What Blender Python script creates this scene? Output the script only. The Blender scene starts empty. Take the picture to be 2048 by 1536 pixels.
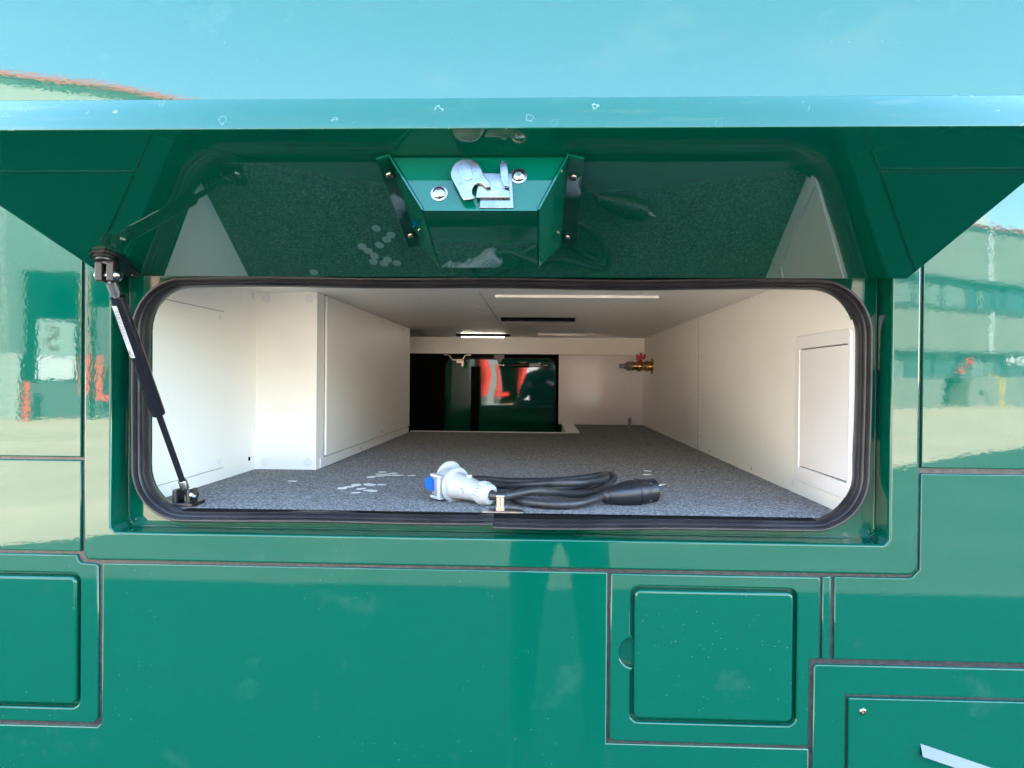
import bpy, bmesh, math, random
from mathutils import Vector, Matrix, Quaternion
random.seed(7)
C = bpy.context.scene.collection
SC = bpy.context.scene
R = math.radians

# ------------------------------------------------------------------ camera
D, H, FPX = 1.05, 1.40, 1450.0            # metres to the side wall, eye height, focal length in photo pixels
cam_d = bpy.data.cameras.new('camera'); cam = bpy.data.objects.new('camera', cam_d); C.objects.link(cam)
cam_d.sensor_width = 36.0; cam_d.lens = FPX / 2048 * 36.0
cam_d.clip_start = 0.02; cam_d.clip_end = 2000
yaw, pitch, roll = math.atan(54 / FPX), -math.atan(10 / FPX), R(0.5)
cam.matrix_world = (Matrix.Translation((0, -D, H)) @ Matrix.Rotation(yaw, 4, 'Z')
                    @ Matrix.Rotation(R(90) + pitch, 4, 'X') @ Matrix.Rotation(roll, 4, 'Z'))
SC.camera = cam

# ------------------------------------------------------------------ sky, sun, exposure
SUN_EL, SUN_AZ = R(40.7), R(6)            # the sun stands behind the vehicle (towards +y), a touch to the right
wd = bpy.data.worlds.new('World'); SC.world = wd; wd.use_nodes = True
nt = wd.node_tree; bg = nt.nodes['Background']
sky = nt.nodes.new('ShaderNodeTexSky'); sky.sky_type = 'NISHITA'; sky.sun_disc = False
sky.sun_elevation = SUN_EL; sky.sun_rotation = SUN_AZ
sky.air_density = 1.25; sky.dust_density = 0.0; sky.ozone_density = 3.0
tc_ = nt.nodes.new('ShaderNodeTexCoord'); mp = nt.nodes.new('ShaderNodeMapping'); mp.inputs['Scale'].default_value = (3.2, 3.2, 9.0)
cn = nt.nodes.new('ShaderNodeTexNoise'); cn.inputs['Scale'].default_value = 1.6; cn.inputs['Detail'].default_value = 9; cn.inputs['Roughness'].default_value = 0.62
cr = nt.nodes.new('ShaderNodeValToRGB'); cr.color_ramp.elements[0].position = 0.56; cr.color_ramp.elements[1].position = 0.80   # faint wisps of cloud
cr.color_ramp.elements[1].color = (0.26, 0.26, 0.26, 1)
cm = nt.nodes.new('ShaderNodeMix'); cm.data_type = 'RGBA'; cm.inputs[7].default_value = (4.2, 4.4, 4.6, 1)
nt.links.new(tc_.outputs['Generated'], mp.inputs['Vector']); nt.links.new(mp.outputs[0], cn.inputs['Vector']); nt.links.new(cn.outputs['Fac'], cr.inputs[0])
nt.links.new(cr.outputs[0], cm.inputs[0]); nt.links.new(sky.outputs[0], cm.inputs[6])
nt.links.new(cm.outputs[2], bg.inputs[0]); bg.inputs[1].default_value = 0.10
sun_d = bpy.data.lights.new('sun', 'SUN'); sun = bpy.data.objects.new('sun', sun_d); C.objects.link(sun)
sun_d.energy = 4.0; sun_d.angle = R(0.5); sun_d.color = (1.0, 0.95, 0.88)
sv = Vector((math.sin(SUN_AZ) * math.cos(SUN_EL), math.cos(SUN_AZ) * math.cos(SUN_EL), math.sin(SUN_EL)))
sun.rotation_euler = sv.to_track_quat('Z', 'Y').to_euler(); sun.location = (0, 8, 12)
SC.view_settings.view_transform = 'Standard'; SC.view_settings.look = 'None'
SC.view_settings.exposure = 4.74; SC.view_settings.gamma = 1.0
SC.cycles.max_bounces = 14; SC.cycles.diffuse_bounces = 8; SC.cycles.glossy_bounces = 6
SC.cycles.sample_clamp_indirect = 0; SC.cycles.caustics_reflective = True

# ------------------------------------------------------------------ materials
def mat(name, col, rough=0.5, metal=0.0, ior=1.5, emit=None, spec=None):
    m = bpy.data.materials.new(name); m.use_nodes = True
    b = m.node_tree.nodes['Principled BSDF']
    b.inputs['Base Color'].default_value = (*col, 1); b.inputs['Roughness'].default_value = rough
    b.inputs['Metallic'].default_value = metal; b.inputs['IOR'].default_value = ior
    if spec is not None: b.inputs['Specular IOR Level'].default_value = spec
    if emit: b.inputs['Emission Color'].default_value = (*emit[0], 1); b.inputs['Emission Strength'].default_value = emit[1]
    return m
class NT:
    def __init__(s, m): s.t = m.node_tree; s.b = s.t.nodes['Principled BSDF']; s.co = s.t.nodes.new('ShaderNodeTexCoord').outputs['Object']
    def n(s, ty, **kw):
        nd = s.t.nodes.new(ty)
        for k, v in kw.items(): setattr(nd, k, v)
        return nd
    def l(s, a, b): s.t.links.new(a, b)
    def noise(s, scale, detail=2.0, rough=0.5, vec=None):
        nd = s.n('ShaderNodeTexNoise'); nd.inputs['Scale'].default_value = scale
        nd.inputs['Detail'].default_value = detail; nd.inputs['Roughness'].default_value = rough
        s.l(vec or s.co, nd.inputs['Vector']); return nd.outputs['Fac']
    def voro(s, scale, feature='F1', out='Distance', vec=None):
        nd = s.n('ShaderNodeTexVoronoi', feature=feature); nd.inputs['Scale'].default_value = scale
        s.l(vec or s.co, nd.inputs['Vector']); return nd.outputs[out]
    def ramp(s, fac, stops):
        nd = s.n('ShaderNodeValToRGB'); e = nd.color_ramp.elements
        while len(e) < len(stops): e.new(0.5)
        for el, (p, c) in zip(e, stops):
            el.position = p; el.color = (*c, 1) if isinstance(c, tuple) else (c, c, c, 1)
        s.l(fac, nd.inputs[0]); return nd.outputs[0]
    def math(s, op, a, b=None):
        nd = s.n('ShaderNodeMath', operation=op)
        for i, v in enumerate((a, b)):
            if v is None: continue
            if isinstance(v, (int, float)): nd.inputs[i].default_value = v
            else: s.l(v, nd.inputs[i])
        return nd.outputs[0]
    def mix(s, fac, a, b):
        nd = s.n('ShaderNodeMix', data_type='RGBA')
        for sock, v in ((nd.inputs[0], fac), (nd.inputs[6], a), (nd.inputs[7], b)):
            if isinstance(v, (int, float)): sock.default_value = v
            elif isinstance(v, tuple): sock.default_value = (*v, 1)
            else: s.l(v, sock)
        return nd.outputs[2]
    def bump(s, h, dist, prev=None, strength=1.0):
        nd = s.n('ShaderNodeBump'); nd.inputs['Distance'].default_value = dist; nd.inputs['Strength'].default_value = strength
        s.l(h, nd.inputs['Height'])
        if prev: s.l(prev, nd.inputs['Normal'])
        return nd.outputs[0]
    def sc(s, x, y, z):
        nd = s.n('ShaderNodeMapping'); nd.inputs['Scale'].default_value = (x, y, z); s.l(s.co, nd.inputs['Vector']); return nd.outputs[0]

GREEN = (0.0003, 0.075, 0.0425)
def paint(name, spots=0.0, rings=False, peel=1.0, wave=1.0, specks=True, ior=1.55):
    m = mat(name, GREEN, 0.025, 0, ior); k = NT(m)
    b1 = k.bump(k.noise(190, 1.0), 1.5e-5 * peel)
    b3 = k.bump(k.noise(60, 1.0), 0.8e-5 * peel, b1)
    b2 = k.bump(k.noise(3.4, 1.0), 8.0e-4 * wave, b3)
    k.l(b2, k.b.inputs['Normal'])
    if not specks: return m
    # dried water marks and dust specks that sit on the paint
    v = k.n('ShaderNodeTexVoronoi', feature='F1'); v.inputs['Scale'].default_value = 170; k.l(k.co, v.inputs['Vector'])
    sel = k.n('ShaderNodeSeparateColor'); k.l(v.outputs['Color'], sel.inputs[0])
    size = k.math('ADD', k.math('MULTIPLY', k.math('POWER', sel.outputs[0], 3.0), 0.17), 0.03)
    dot = k.math('LESS_THAN', v.outputs['Distance'], size)
    patch = k.math('GREATER_THAN', k.noise(5.5, 4.0), 0.585 - 0.075 * spots)
    keep = k.math('GREATER_THAN', sel.outputs[1], 0.74)
    msk = k.math('MULTIPLY', k.math('MULTIPLY', dot, keep), k.math('MULTIPLY', patch, 0.06 + 0.03 * spots))
    film = k.ramp(k.noise(9, 5, 0.65), [(0.60, 0.0), (0.90, 0.05)])
    msk = k.math('MAXIMUM', msk, film)
    if rings:
        v2 = k.n('ShaderNodeTexVoronoi', feature='F1'); v2.inputs['Scale'].default_value = 44; k.l(k.co, v2.inputs['Vector'])
        s2 = k.n('ShaderNodeSeparateColor'); k.l(v2.outputs['Color'], s2.inputs[0])
        wob = k.math('ADD', v2.outputs['Distance'], k.math('MULTIPLY', k.noise(150, 3), 0.42))
        rad = k.math('ADD', k.math('MULTIPLY', s2.outputs[0], 0.14), 0.30)
        ring = k.math('LESS_THAN', k.math('ABSOLUTE', k.math('SUBTRACT', wob, rad)), 0.022)
        ring = k.math('MULTIPLY', ring, k.math('GREATER_THAN', s2.outputs[1], 0.12))
        ring = k.math('MULTIPLY', ring, k.math('GREATER_THAN', k.noise(75, 1), 0.42))
        msk = k.math('MAXIMUM', msk, k.math('MULTIPLY', k.math('MULTIPLY', ring, s2.outputs[2]), 0.26))
    k.l(k.mix(msk, GREEN, (0.55, 0.60, 0.56)), k.b.inputs['Base Color'])
    k.l(k.math('ADD', k.math('MULTIPLY', msk, 0.5), 0.025), k.b.inputs['Roughness'])
    return m
M = {}
M['paint'] = paint('green_gloss_paint')
M['paint_low'] = paint('green_gloss_paint_splashed', spots=1.0)
M['paint_edge'] = paint('green_gloss_paint_water_marks', rings=True, peel=0.3, wave=0.4)
M['paint_in'] = paint('green_gloss_paint_inner', peel=0.12, wave=0.35, specks=False, ior=1.49)
M['paint_flap'] = mat('green_gloss_paint_flap_inner', GREEN, 0.02, 0, 1.62)
M['paint_far'] = paint('green_gloss_paint_far_flap', peel=0.4, wave=2.2, specks=False)

def white(name, col, rough):
    m = mat(name, col, rough); k = NT(m)
    n = k.noise(4.5, 4, 0.6)
    k.l(k.mix(k.ramp(n, [(0.5, 0.0), (0.9, 0.22)]), col, tuple(c * 0.80 for c in col)), k.b.inputs['Base Color'])
    sm = k.ramp(k.noise(13, 7, 0.7), [(0.62, 0.0), (0.80, 0.30)])
    k.l(k.mix(sm, k.mix(k.ramp(n, [(0.5, 0.0), (0.9, 0.22)]), col, tuple(c * 0.80 for c in col)), tuple(c * 0.72 for c in col)), k.b.inputs['Base Color'])
    k.l(k.bump(k.noise(420, 2), 2.5e-5), k.b.inputs['Normal']); return m
M['white'] = white('white_laminate', (0.89, 0.87, 0.82), 0.42)
M['white_ceiling'] = white('white_laminate_ceiling', (0.90, 0.875, 0.83), 0.45)
M['white_plastic'] = white('white_plastic', (0.80, 0.785, 0.78), 0.28)
M['white_gloss'] = white('white_gloss_laminate', (0.82, 0.80, 0.78), 0.14)
M['cap'] = mat('white_cover_caps', (0.80, 0.79, 0.75), 0.5)

m = mat('grey_felt_carpet', (0.12, 0.12, 0.125), 0.95, spec=0.1); k = NT(m)
f1 = k.noise(760, 3, 0.8); f2 = k.noise(210, 3, 0.8); f3 = k.noise(7, 3)
mx = k.math('ADD', k.math('MULTIPLY', f1, 0.55), k.math('MULTIPLY', f2, 0.45))
k.l(k.ramp(mx, [(0.37, (0.018, 0.018, 0.017)), (0.46, (0.070, 0.068, 0.067)), (0.53, (0.185, 0.178, 0.176)), (0.62, (0.47, 0.45, 0.445))]), k.b.inputs['Base Color'])
k.l(k.bump(mx, 0.0025, k.bump(f3, 0.004)), k.b.inputs['Normal']); k.l(k.ramp(mx, [(0.40, 0.02), (0.60, 0.42)]), k.b.inputs['Sheen Weight']); k.b.inputs['Sheen Roughness'].default_value = 0.35; k.b.inputs['Sheen Tint'].default_value = (0.9, 0.88, 0.86, 1); M['carpet'] = m

m = mat('black_rubber', (0.020, 0.019, 0.021), 0.42); k = NT(m)
k.l(k.ramp(k.noise(30, 4), [(0.3, (0.013, 0.012, 0.014)), (0.75, (0.034, 0.032, 0.034))]), k.b.inputs['Base Color'])
k.l(k.bump(k.noise(700, 2), 6e-5), k.b.inputs['Normal']); M['rubber'] = m
m = mat('cable_rubber', (0.018, 0.018, 0.019), 0.42); k = NT(m)
k.l(k.ramp(k.noise(55, 4), [(0.35, (0.018, 0.018, 0.019)), (0.8, (0.05, 0.05, 0.052))]), k.b.inputs['Base Color']); M['cable'] = m
m = mat('grey_sealant', (0.10, 0.095, 0.105), 0.3); k = NT(m)
k.l(k.ramp(k.noise(160, 5, 0.7), [(0.3, (0.010, 0.010, 0.011)), (0.6, (0.036, 0.036, 0.039)), (0.8, (0.075, 0.075, 0.080))]), k.b.inputs['Base Color'])
k.l(k.bump(k.noise(260, 3), 2e-4), k.b.inputs['Normal']); M['sealant'] = m
M['black'] = mat('black_metal', (0.012, 0.012, 0.013), 0.34)
M['black_gloss'] = mat('black_gloss_tube', (0.010, 0.010, 0.014), 0.16)
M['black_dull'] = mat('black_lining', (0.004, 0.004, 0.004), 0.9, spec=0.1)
m = mat('zinc_steel', (0.60, 0.60, 0.60), 0.32, 1.0); k = NT(m)
k.l(k.ramp(k.noise(60, 4), [(0.3, (0.19, 0.21, 0.22)), (0.5, (0.27, 0.285, 0.29)), (0.7, (0.34, 0.335, 0.31))]), k.b.inputs['Base Color'])
k.l(k.ramp(k.noise(45, 3), [(0.3, 0.22), (0.7, 0.42)]), k.b.inputs['Roughness']); M['zinc'] = m
M['stainless'] = mat('stainless_steel', (0.36, 0.35, 0.33), 0.24, 1.0)
M['strip'] = mat('brushed_strip', (0.10, 0.10, 0.108), 0.30, 1.0)
M['nickel'] = mat('nickel_plated', (0.34, 0.31, 0.275), 0.24, 1.0)
M['brass'] = mat('brass', (0.55, 0.36, 0.12), 0.25, 1.0)
M['red'] = mat('red_enamel', (0.50, 0.02, 0.025), 0.3)
M['grey_plastic'] = mat('grey_plastic', (0.20, 0.21, 0.22), 0.4)
M['plug_grey'] = white('light_grey_plastic', (0.41, 0.43, 0.425), 0.34)
M['plug_blue'] = mat('blue_plastic', (0.0, 0.10, 0.62), 0.3)
M['plug_black'] = mat('black_plastic', (0.014, 0.014, 0.016), 0.38)
M['sticker'] = mat('white_sticker', (0.45, 0.45, 0.46), 0.35)
M['ink'] = mat('black_ink', (0.03, 0.03, 0.035), 0.5)
M['led'] = mat('lit_diode', (0.9, 0.9, 0.85), 0.3, emit=((1.0, 0.88, 0.72), 1.8))
M['joint'] = mat('board_joint', (0.42, 0.41, 0.38), 0.6)
M['lens'] = mat('clear_lens', (0.16, 0.16, 0.165), 0.10)

# ------------------------------------------------------------------ mesh helpers
CO = {}
def link(name, me, m, parent=None, smooth=None):
    o = bpy.data.objects.new(name, me); C.objects.link(o)
    if m is not None:
        for x in (m if isinstance(m, (list, tuple)) else [m]): me.materials.append(M[x] if isinstance(x, str) else x)
    if smooth is not None:
        for p in me.polygons: p.use_smooth = True
        me.set_sharp_from_angle(angle=R(smooth))
    if parent: o.parent = parent
    return o
class MB:
    def __init__(s): s.bm = bmesh.new()
    def box(s, x0, x1, y0, y1, z0, z1, bev=0.0, X=None):
        r = bmesh.ops.create_cube(s.bm, size=1.0)['verts']
        for v in r:
            v.co = Vector(((x0 + x1) / 2 + v.co.x * (x1 - x0), (y0 + y1) / 2 + v.co.y * (y1 - y0), (z0 + z1) / 2 + v.co.z * (z1 - z0)))
        if bev:
            es = list({e for v in r for e in v.link_edges})
            g = bmesh.ops.bevel(s.bm, geom=es, offset=bev, segments=2, profile=0.5, affect='EDGES')
            r = list({v for f in g['faces'] for v in f.verts} | {v for v in r if v.is_valid})
        if X is not None:
            for v in r: v.co = X @ v.co
        return s
    def lathe(s, p0, p1, prof, seg=28, up=None):
        """prof: list of (distance along axis in m, radius)"""
        p0 = Vector(p0); ax = (Vector(p1) - p0).normalized()
        a = ax.orthogonal().normalized() if up is None else (Vector(up) - ax * Vector(up).dot(ax)).normalized()
        b = ax.cross(a)
        rings = []
        for d, r in prof:
            rings.append([s.bm.verts.new(p0 + ax * d + (a * math.cos(t) + b * math.sin(t)) * max(r, 1e-5)) for t in [2 * math.pi * i / seg for i in range(seg)]])
        for q, w in zip(rings, rings[1:]):
            for i in range(seg):
                s.bm.faces.new((q[i], q[(i + 1) % seg], w[(i + 1) % seg], w[i]))
        s.bm.faces.new(rings[0][::-1]); s.bm.faces.new(rings[-1]); return s
    def cyl(s, p0, p1, r, seg=20): 
        L = (Vector(p1) - Vector(p0)).length; return s.lathe(p0, p1, [(0, r), (L, r)], seg)
    def tube(s, pts, r, seg=10, closed=False):
        pts = [Vector(p) for p in pts]; n = len(pts); rings = []; nrm = None
        for i, p in enumerate(pts):
            a = pts[i - 1] if (i or closed) else p; b = pts[(i + 1) % n] if (i < n - 1 or closed) else p
            t = (b - a).normalized()
            nrm = t.orthogonal().normalized() if nrm is None else (nrm - t * nrm.dot(t)).normalized()
            bi = t.cross(nrm); rr = r[i] if isinstance(r, list) else r
            rings.append([s.bm.verts.new(p + (nrm * math.cos(q) + bi * math.sin(q)) * rr) for q in [2 * math.pi * j / seg for j in range(seg)]])
        pairs = list(zip(rings, rings[1:])) + ([(rings[-1], rings[0])] if closed else [])
        for q, w in pairs:
            for i in range(seg): s.bm.faces.new((q[i], q[(i + 1) % seg], w[(i + 1) % seg], w[i]))
        if not closed: s.bm.faces.new(rings[0][::-1]); s.bm.faces.new(rings[-1])
        return s
    def quad(s, *ps):
        s.bm.faces.new([s.bm.verts.new(Vector(p)) for p in ps]); return s
    def prism(s, poly, X, d0, d1):
        """poly in local (u,v); X maps (u,v,w) to the world; extruded w from d0 to d1"""
        a = [s.bm.verts.new(X @ Vector((u, v, d0))) for u, v in poly]; b = [s.bm.verts.new(X @ Vector((u, v, d1))) for u, v in poly]
        n = len(poly); s.bm.faces.new(a[::-1]); s.bm.faces.new(b)
        for i in range(n): s.bm.faces.new((a[i], a[(i + 1) % n], b[(i + 1) % n], b[i]))
        return s
    def ball(s, c, r, seg=12, sc=(1, 1, 1)):
        for v in bmesh.ops.create_uvsphere(s.bm, u_segments=seg, v_segments=max(6, seg // 2), radius=r)['verts']:
            v.co = Vector((v.co.x * sc[0], v.co.y * sc[1], v.co.z * sc[2])) + Vector(c)
        return s
    def build(s, name, m, parent=None, smooth=None):
        bmesh.ops.recalc_face_normals(s.bm, faces=s.bm.faces)
        me = bpy.data.meshes.new(name); s.bm.to_mesh(me); s.bm.free()
        return link(name, me, m, parent, smooth)
def rrect(x0, x1, z0, z1, r=0.0, seg=8):
    """corner radii r: number or (bl, br, tr, tl)"""
    rs = r if isinstance(r, tuple) else (r,) * 4
    out = []
    for (cx, cz, a0), q in zip(((x0, z0, 180), (x1, z0, 270), (x1, z1, 0), (x0, z1, 90)), rs):
        if q <= 0: out.append((cx, cz)); continue
        ox = cx + q if cx == x0 else cx - q; oz = cz + q if cz == z0 else cz - q
        for i in range(seg + 1):
            a = R(a0 + 90 * i / seg); out.append((ox + q * math.cos(a), oz + q * math.sin(a)))
    return out
def plate(name, loops, y0, y1, bev, m, parent=None, X=None, bres=2):
    """flat sheet with outline loops[0] and holes loops[1:], in (x,z), filling y0..y1, bevelled edges"""
    cu = bpy.data.curves.new(name, 'CURVE'); cu.dimensions = '2D'; cu.fill_mode = 'BOTH'
    th = abs(y1 - y0); cu.extrude = max(th / 2 - bev, 1e-5); cu.bevel_depth = bev; cu.bevel_resolution = bres; cu.offset = -bev
    for lp in loops:
        sp = cu.splines.new('POLY'); sp.points.add(len(lp) - 1); sp.use_cyclic_u = True
        for p, (u, v) in zip(sp.points, lp): p.co = (u, v, 0, 1)
    o = bpy.data.objects.new('tmp', cu); C.objects.link(o)
    bpy.context.view_layer.update()
    me = bpy.data.meshes.new_from_object(o.evaluated_get(bpy.context.evaluated_depsgraph_get()))
    bpy.data.objects.remove(o); bpy.data.curves.remove(cu); me.name = name; me.materials.clear()
    bm = bmesh.new(); bm.from_mesh(me); bmesh.ops.remove_doubles(bm, verts=bm.verts, dist=1e-6); bmesh.ops.dissolve_limit(bm, angle_limit=R(.5), verts=bm.verts, edges=bm.edges); bm.to_mesh(me); bm.free()
    for p in me.polygons: p.use_smooth = abs(p.normal.z) < .9995     # flat faces stay flat, the rounded edges are smooth
    T = Matrix(((1, 0, 0, 0), (0, 0, -1, (y0 + y1) / 2), (0, 1, 0, 0), (0, 0, 0, 1)))
    me.transform((X @ T) if X is not None else T)
    return link(name, me, m, parent)
def smoothpath(pts, n=8):
    P = [Vector(p) for p in pts]; P = [P[0] * 2 - P[1]] + P + [P[-1] * 2 - P[-2]]; out = []
    for i in range(1, len(P) - 2):
        a, b, c, d = P[i - 1:i + 3]
        for j in range(n):
            t = j / n
            out.append(0.5 * ((2 * b) + (c - a) * t + (2 * a - 5 * b + 4 * c - d) * t * t + (3 * b - a - 3 * c + d) * t ** 3))
    out.append(P[-2]); return out
def tag(o, label, cat=None, group=None, kind=None):
    if label: o['label'] = label
    if cat: o['category'] = cat
    if group: o['group'] = group
    if kind: o['kind'] = kind
    return o
def empty(name, loc=(0, 0, 0)):
    o = bpy.data.objects.new(name, None); C.objects.link(o); o.location = loc; o.empty_display_size = 0.2; return o
def screw(name, p, nrm, r, m, parent, head=0.5, sock=True):
    p = Vector(p); nrm = Vector(nrm).normalized(); b = MB()
    prof = [(-0.001, r * 0.9), (0.0, r), (r * head * 0.45, r * 0.96), (r * head * 0.85, r * 0.72)]
    if sock: prof += [(r * head, r * 0.46), (r * head * 0.98, r * 0.42), (r * head * 0.3, r * 0.36)]
    else: prof += [(r * head, r * 0.3)]
    b.lathe(p, p + nrm, prof, 18)
    return b.build(name, m, parent, smooth=40)

# ------------------------------------------------------------------ ground
gm = mat('pale_concrete', (0.45, 0.42, 0.36), 0.85); k = NT(gm)
k.l(k.ramp(k.noise(0.5, 6, 0.65), [(0.3, (0.40, 0.30, 0.20)), (0.7, (0.55, 0.42, 0.285))]), k.b.inputs['Base Color'])
am = mat('worn_asphalt', (0.06, 0.06, 0.06), 0.95, spec=0.06); k = NT(am)
k.l(k.ramp(k.noise(0.7, 6, 0.7), [(0.3, (0.046, 0.045, 0.039)), (0.7, (0.074, 0.071, 0.061))]), k.b.inputs['Base Color'])
tag(MB().box(-600, 600, -600, 600, -0.3, 0).build('concrete_yard', gm), 'pale concrete yard in front of the long building', kind='structure')
DDv = Vector((0.8918, -0.4525, 0)); NNv = Vector((0.4525, 0.8918, 0)); A0 = Vector((-15, -21, 0))
b = MB(); b.quad((-60, 24, .004), (-24, 8.2, .004), (-4.3, -4.85, .004), (6.2, -11.5, .004), (12, -16.6, .004), (60, -52, .004), (200, -60, .004), (200, 150, .004), (-60, 150, .004))
tag(b.build('asphalt_lane', am), 'grey asphalt lane the green vehicle is parked on', kind='structure')

# ------------------------------------------------------------------ the vehicle
van = empty('motorhome')
tag(van, 'glossy green motorhome with its side locker flap open, filling the view', 'motorhome')
WX0, WX1, WZ0, WZ1 = -4.2, 4.6, 0.40, 3.30
PB = 0.0016
# panels of the side wall, each with bevelled edges over the sealant backing
plate('side_panel', [[(WX0, 1.2785), (-.6775, 1.2785), (-.6775, 1.645), (.5435, 1.645), (.5435, 1.2785), (WX1, 1.2785), (WX1, WZ1), (WX0, WZ1)]], 0, .008, PB, 'paint', van)
plate('side_panel', [[(WX0, 1.1385), (-.6775, 1.1385), (-.6775, 1.2735), (WX0, 1.2735)]], 0, .008, PB, 'paint', van)
plate('side_panel', [[(WX0, .46), (.3905, .46), (.3905, .8735), (.1015, .8735), (.1015, 1.1215), (-.6445, 1.1215), (-.6445, .884), (-.651, .8775), (WX0, .8775)]], 0, .008, PB, 'paint_low', van)
plate('side_panel', [[(.4245, 1.0035), (WX1, 1.0035), (WX1, 1.2705), (.5435, 1.2705), (.5435, 1.134), (.532, 1.1215), (.4245, 1.1215)]], 0, .008, PB, 'paint', van)
plate('side_panel', [[(WX0, .8815), (-1.104, .8815), (-1.104, 1.1345), (WX0, 1.1345)]], 0, .008, PB, 'paint_low', van)
plate('side_panel', [[(1.504, .46), (WX1, .46), (WX1, .9995), (1.504, .9995)]], 0, .008, PB, 'paint_low', van)
plate('trim_strip', [[(.4075, 1.0035), (.419, 1.0035), (.419, 1.1215), (.4075, 1.1215)]], 0, .008, PB, 'paint', van)
# frame round the locker opening
RX0, RX1, RZ0, RZ1 = -.6315, .4995, 1.1685, 1.602
ch = .0075
hole = [(RX0 + ch, RZ0), (RX1 - ch, RZ0), (RX1, RZ0 + ch), (RX1, RZ1), (RX0, RZ1), (RX0, RZ0 + ch)]
plate('locker_frame', [rrect(-.6725, .5395, 1.1265, 1.640, (.012, .014, .01, .01), 5), hole[::-1]], -.002, .008, .0032, 'paint', van, bres=4)
# reveal of the rebate and its back face
b = MB()
for (x0, z0), (x1, z1) in zip(hole, hole[1:] + hole[:1]):
    b.quad((x0, .0049, z0), (x1, .0049, z1), (x1, .046, z1), (x0, .046, z0))
b.build('rebate_reveal', 'paint_in', van)
SX0, SX1, SZ0, SZ1, SR = -.5995, .4680, 1.1955, 1.5365, .066
plate('rebate_face', [rrect(RX0 - .01, RX1 + .01, RZ0 - .01, RZ1 + .01), rrect(SX0 - .004, SX1 + .004, SZ0 - .004, SZ1 + .004, SR + .004, 10)[::-1]], .044, .062, .001, 'paint_in', van)
b = MB()                                            # welded bead in the corners of the rebate
for x in (RX0 + .001, RX1 - .001):
    b.tube([(x, .0445, RZ0 + .012 + i * .02) for i in range(20)], [.0012 + .0007 * random.random() for _ in range(20)], 6)
b.tube([(RX0 + .02 + i * .0282, .0445, RZ0 + .0006) for i in range(39)], [.0012 + .0007 * random.random() for _ in range(39)], 6)
for x, sgn in ((RX0, 1), (RX1, -1)):
    for i in range(7):
        b.ball((x + sgn * random.uniform(.003, .014), .0435, RZ0 + random.uniform(.002, .012)), random.uniform(.0015, .0035), 8)
b.build('weld_bead', 'paint_in', van, smooth=60)
# sealant backing with the same hole, and the rest of the body shell
plate('sealant', [[(WX0, .4), (WX1, .4), (WX1, 3.3), (WX0, 3.3)], [(x + (.002 if x > 0 else -.002), z + (-.002 if z < 1.3 else .002)) for x, z in hole[::-1]], rrect(-1.085, -.668, .897, 1.114), rrect(.112, .381, .898, 1.111)], .0042, .010, .0002, 'sealant', van)
b = MB()
b.box(WX0, WX1, .012, 2.38, 3.27, 3.32); b.box(WX0, WX0 + .04, .012, 2.38, .4, 3.27); b.box(WX1 - .04, WX1, .012, 2.38, .4, 3.27)
b.box(WX0, WX1, 2.34, 2.38, .4, 3.27); b.box(WX0, WX1, .012, 2.38, .36, .40)
b.build('body_shell', 'paint', van)
for x in (-2.9, 3.2):
    for y in (.20, 2.0):
        b = MB(); b.lathe((x, y, .46), (x, y + .26, .46), [(0, .2), (.0, .36), (.03, .45), (.23, .45), (.26, .36), (.26, .2)], 40)
        w = b.build('wheel', 'rubber', van, smooth=35)
        MB().lathe((x, y - .004, .46), (x, y + .2, .46), [(0, .06), (.02, .12), (.05, .2), (.0, .24), (.1, .245)], 32).build('rim', 'zinc', w, smooth=35)

# hatches -----------------------------------------------------------
def hatch(outer, lid, notch=None, m='paint', face=0.0):
    g = .0055
    x0, x1, z0, z1 = lid
    grv = rrect(x0 - g, x1 + g, z0 - g, z1 + g, .013, 6)
    if notch:                                           # finger recess on the left side of the opening
        zc, rr = notch; i0 = max(i for i, p in enumerate(grv) if p[0] < x0 and p[1] > (z0 + z1) / 2)
        arc = [(x0 - g + .004 - .020 * math.sin(R(a)) * 1.0, zc + rr * math.cos(R(a))) for a in range(0, 181, 15)]
        arc = [(x0 - g, zc + rr + .006)] + arc + [(x0 - g, zc - rr - .006)]
        grv = grv + arc
    fr = plate('hatch_frame', [outer, grv[::-1]], face, .0095, .0024, m, van, bres=4)
    plate('hatch_recess', [rrect(x0 - .04, x1 + .02, z0 - .02, z1 + .02)], .0110, .0135, .0003, m, fr)
    plate('hatch_lid', [rrect(x0, x1, z0, z1, .009, 6)], face - .001, .0108, .0042, m, fr, bres=5)
    return fr
hatch([(-1.10, .8835), (-.657, .8835), (-.6505, .890), (-.6505, 1.117), (-.655, 1.1205), (-.677, 1.1215), (-.6815, 1.126), (-.6835, 1.1335), (-1.10, 1.1335)], (-1.07, -.6835, .9105, 1.1005), None, 'paint_low')
hatch([(.112, .8775), (.3905, .8775), (.3905, 1.0025), (.4045, 1.0025), (.4045, 1.1175), (.4015, 1.1205), (.109, 1.1205), (.106, 1.1175), (.106, .883)], (.1405, .3670, .9115, 1.0975), (1.006, .022), 'paint_low')
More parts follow.
